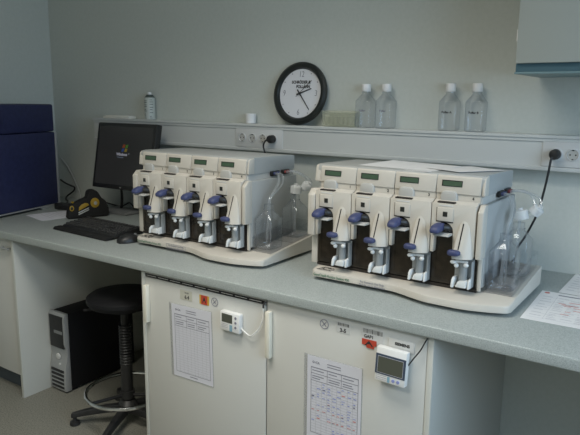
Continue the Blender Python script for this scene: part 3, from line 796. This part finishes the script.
flag(-.004, .022, (.55, .12, .03), 'logo_pane', .2); flag(.019, .022, (.12, .38, .04), 'logo_pane', .2)
flag(-.009, .001, (.06, .14, .50), 'logo_pane', .2); flag(.014, .001, (.55, .40, .05), 'logo_pane', .2)
b = B().text('Windows', .021, (-.002, 0, -.012), bold=.0012).text('xp', .012, (.052, 0, -.006)); b.bm.transform(lg); b.build('logo_lettering', glow('logo_white', (.8, .82, .95), .22), m)
b = B().text('Professional', .010, (-.012, 0, -.028), bold=.0003); b.bm.transform(lg); b.build('logo_lettering', glow('logo_grey', (.5, .6, .8), .15), m)

# ---------------------------------------------------------------- handheld barcode scanner
sc = thing('barcode_scanner', 'black and yellow handheld scanner resting behind the keyboard', 'scanner', (-2.845, -.470, ZC+.0015), math.atan2(.20, .085))
out = [(0, 0), (.004, .030), (.010, .060), (.025, .078), (.045, .085), (.075, .098), (.105, .108), (.112, .140), (.125, .150), (.148, .151), (.165, .140), (.185, .105), (.208, .085), (.222, .045), (.224, .015), (.218, 0)]
B().prism(out, 'y', -.030, .030, .012, seg=3).build('body', BLACKM, sc)
def patch(pts, nm, m, y=-.0335, th=.004): return B().prism(pts, 'y', y, -.029, .0012).build(nm, m, sc)
el = lambda cx, cz, rx, rz, n=18: [(cx+rx*math.cos(2*PI*k/n), cz+rz*math.sin(2*PI*k/n)) for k in range(n)]
part(patch([(.058, .042), (.060, .060), (.072, .074), (.092, .083), (.108, .080), (.114, .070)], 'grip_pad', YELLOW), 'yellow pad inside the handle')
part(patch(el(.146, .080, .024, .027), 'trigger_pad', YELLOW), 'round yellow pad')
patch(el(.149, .078, .009, .010), 'trigger', SILVER, -.0350)
rg = patch(el(.022, .058, .012, .015), 'nose_ring', YELLOW)
patch(el(.022, .058, .0065, .009), 'nose_lens', BLACK, -.0350)
for k, z in enumerate((.032, .022)): patch([(.056, z-.004), (.112, z+.020), (.113, z+.025), (.056, z+.003)], 'stripe', STRIPE)
part(B().ell((.035, 0, .086), (.008, .012, .006)).build('button', YELLOW, sc), 'small yellow button on the nose')

# ---------------------------------------------------------------- keyboard and mouse
k_ = thing('keyboard', 'black keyboard with padded wrist rest on the worktop', 'keyboard', (-2.662, -.682, ZC+.001), math.radians(-3))
k_.scale = (.93, 1, 1)
B().prism([(.052, 0), (.052, .014), (.062, .019), (.215, .034), (.222, .030), (.222, .010), (.222, 0)], 'x', 0.0, .445, .003).build('keyboard_body', BLACK, k_)
b = B().prism([(0, 0), (.002, .009), (.010, .014), (.040, .015), (.051, .012), (.051, 0)], 'x', -.005, .450, .004)
b.build('wrist_rest', BLACKM, k_)
b = B()
ky = mat('key_black', (.036, .036, .036), .35)
rows = [(.072, [1.4, 1.2, 1.2, 5.5, 1.2, 1.2, 1.2, 1.4]), (.094, [2.2]+[1]*10+[2.6]), (.116, [1.7]+[1]*11+[2]), (.138, [1.4]+[1]*12+[1.4]), (.160, [1]*13+[1.9]), (.190, [1]*14)]
for y, ws in rows:
    tot = sum(ws); x = .012; sc_ = .285/tot
    for w_ in ws:
        z0 = .0195+(y-.062)*.098
        b.box(x+.001, x+w_*sc_-.001, y-.009, y+.009, z0-.004, z0+.008, .002, seg=1); x += w_*sc_
    for g0, n in ((.305, 3), (.368, 4)):
        if g0 == .305 and abs(y-.116) < .001: continue
        for q in range(n):
            z0 = .0195+(y-.062)*.098
            b.box(g0+q*.0185, g0+q*.0185+.0165, y-.009, y+.009, z0-.004, z0+.008, .002, seg=1)
o = b.build('keys', ky, k_); o['kind'] = 'stuff'
ms = thing('computer_mouse', 'black computer mouse beside the left instrument', 'mouse', (-2.155, -.640, ZC+.001), math.radians(-22))
secs = []
for y, hw, h in ((-.056, .012, .010), (-.052, .022, .018), (-.035, .031, .030), (-.010, .034, .037), (.020, .032, .034), (.042, .028, .022), (.054, .020, .012)):
    secs.append([Vector((-hw, y, 0)), Vector((-hw*1.02, y, h*.35)), Vector((-hw*.8, y, h*.75)), Vector((-hw*.4, y, h*.97)), Vector((0, y, h)), Vector((hw*.4, y, h*.97)), Vector((hw*.8, y, h*.75)), Vector((hw*1.02, y, h*.35)), Vector((hw, y, 0))])
B().loft(secs).build('shell', BLACK, ms, 60)
B().cyl((-.003, .028, .0305), (.003, .028, .0305), .007).build('wheel', GASKET, ms)

# ---------------------------------------------------------------- computer tower
pc = thing('computer_tower', 'black computer tower with silver front standing on the floor under the worktop', 'computer', (-2.757, -.665, 0), 0)
B().box(0, .126, .015, .440, .012, .425, .004).build('case', SEAT, pc)
bz = [(.0145, .008), (.0145, .428), (-.004, .428), (-.014, .405), (-.014, .270), (-.006, .235), (-.004, .205), (-.010, .170), (-.018, .130), (-.022, .070), (-.022, .012), (-.016, .008)]
bezel = B().prism(bz, 'x', -.002, .128, .004).build('bezel', SILVER, pc)
B().box(.008, .118, -.0155, -.004, .240, .412, .002).build('drive_panel', BLACK, bezel)
part(B().box(.045, .112, -.0165, -.0154, .318, .334).build('drive_slot', GASKET, bezel), 'dark grey drive slot')
b = B()
for k in range(5): b.box(.012, .114, -.0235, -.0130, .022+k*.022, .035+k*.022, .001)
b.build('vent', BLACK, bezel)
M = Matrix.Translation((.063, -.009, .190)) @ Matrix.Rotation(PI/2, 4, 'X')
B().lathe([(.017, 0), (.017, .004), (.014, .006)], n=24, M=M).build('power_button', STICKW, bezel)
B().cyl((.078, -.013, .152), (.078, -.0185, .152), .006, n=16).build('button', STICKW, bezel)
B().box(.02, .11, .03, .06, 0, .0118).box(.02, .11, .38, .41, 0, .0118).build('feet', BLACK, pc)
b = B()
for k in range(2):
    xx = -2.42+.035*k
    b.tube([(xx, -.02, .83), (xx-.01, -.03, .70), (xx+.02, -.04, .55), (xx-.02, -.05, .35), (xx-.06, -.06, .10), (xx-.08, -.10, .006), (xx-.10, -.16, .005)], .0045, 7)
o = b.build('cable', BLACK); tag(o, 'pair of black cables hanging on the wall under the worktop behind the stool', 'cable'); o.name = 'cable.003'

# ---------------------------------------------------------------- stool
st = thing('lab_stool', 'round black swivel stool with chrome foot ring under the worktop', 'stool', (-2.152, -.690, 0), 0)
B().lathe([(.06, .580), (.130, .583), (.155, .592), (.166, .610), (.164, .626), (.150, .637), (.09, .642), (.001, .642)], n=48).build('seat', SEAT, st)
B().cyl((-.06, -.06, .570), (-.12, -.13, .567), .006).lathe([(.05, .555), (.075, .560), (.075, .5795)], n=24).build('seat_plate', BLACKM, st)
b = B().cyl((0, 0, .34), (0, 0, .56), .017).cyl((0, 0, .10), (0, 0, .34), .027)
for k in range(14): b.torus((0, 0, .30+k*.014), .024, .006, 20, 6)
b.build('column', BLACK, st)
b = B().torus((0, 0, .162), .188, .0085, 64, 10)
b.build('foot_ring', CHROME, st)
b = B()
for k in range(3): a = math.radians(20+120*k); b.tube([(.025*math.cos(a), .025*math.sin(a), .145), (.181*math.cos(a), .181*math.sin(a), .160)], .008, 8, 0)
b.cyl((0, 0, .13), (0, 0, .165), .034).build('ring_spokes', BLACK, st)
B().lathe([(.02, .06), (.045, .065), (.045, .10), (.03, .12)], n=24).build('hub', BLACK, st)
for k in range(5):
    a = math.radians(221+72*k); M = Matrix.Rotation(a, 4, 'Z')
    secs = []
    for r, w_, z0, z1 in ((.02, .022, .062, .100), (.10, .020, .060, .092), (.20, .017, .048, .074), (.248, .015, .038, .062), (.262, .013, .038, .058)):
        secs.append([Vector((r, -w_, z0)), Vector((r, w_, z0)), Vector((r, w_*.7, z1)), Vector((r, -w_*.7, z1))])
    lg_ = B().loft(secs, bev=.004, M=M).build('leg', BLACK, st)
    B().lathe([(.022, 0), (.024, .003), (.022, .016), (.010, .020), (.008, .038)], (.247, 0, 0), 20, M=Matrix.Rotation(a, 4, 'Z')).build('glide', BLACK, lg_)

# ---------------------------------------------------------------- lights
cl = []
LX = ((-1.25, -1.66), (-1.1, -3.1))
for k, (lx, ly) in enumerate(LX):
    t = thing('ceiling_light', ('recessed ceiling light panel above the fridges', 'recessed ceiling light panel at the far side of the room')[k], 'lamp', (lx, ly, HC-.004), 0)
    B().box(-.62, .62, -.32, .32, -.02, .0035, .004).build('frame', WHITE, t)
    B().box(-.59, .59, -.29, .29, -.0225, -.0202).build('diffuser', LAMP, t)
def area(name, loc, rot, sx, sy, power, col):
    l = bpy.data.lights.new(name, 'AREA'); l.shape = 'RECTANGLE'; l.size = sx; l.size_y = sy; l.energy = power; l.color = col
    o = bpy.data.objects.new(name, l); COL.objects.link(o); o.location = loc; o.rotation_euler = rot; return o
o = area('ceiling_lamp_light', (LX[0][0], LX[0][1], HC-.035), (0, 0, 0), 1.15, .56, 18, (1, .955, .86)); o.data.spread = math.radians(128)
o = area('ceiling_lamp_light', (LX[1][0], LX[1][1], HC-.035), (0, 0, 0), 1.15, .56, 24, (1, .955, .86)); o.data.spread = math.radians(132)
o = area('right_window_light', (XR+.01, (WY0+WY1)/2, (WZ0+WZ1)/2), (0, 0, 0), 1.3, 1.55, 19.5, (.55, .765, 1)); o.data.spread = math.radians(120)
o.rotation_euler = Vector((-1.96, .80, -.80)).to_track_quat('-Z', 'Z').to_euler()
w_ = bpy.data.worlds.new('world'); S.world = w_; w_.use_nodes = True
w_.node_tree.nodes['Background'].inputs['Color'].default_value = (.75, .85, 1, 1)
w_.node_tree.nodes['Background'].inputs['Strength'].default_value = .5

# ---------------------------------------------------------------- camera
cd = bpy.data.cameras.new('camera'); cam = bpy.data.objects.new('camera', cd); COL.objects.link(cam)
cd.sensor_width = 36; cd.lens = 619.93/580*36; cd.clip_start = .05
r = Vector((0.82563313, 0.5641118, 0.01038343)); u = Vector((-0.1135748, 0.14814475, 0.98242246)); f = Vector((-0.55265785, 0.81229983, -0.1863821))
cam.matrix_world = Matrix(((r.x, u.x, -f.x, 0), (r.y, u.y, -f.y, -2.5084), (r.z, u.z, -f.z, 1.5120), (0, 0, 0, 1)))
S.camera = cam
S.view_settings.view_transform = 'Standard'; S.view_settings.look = 'None'
S.view_settings.gamma = 1; S.view_settings.use_curve_mapping = False
S.view_settings.exposure = -0.14
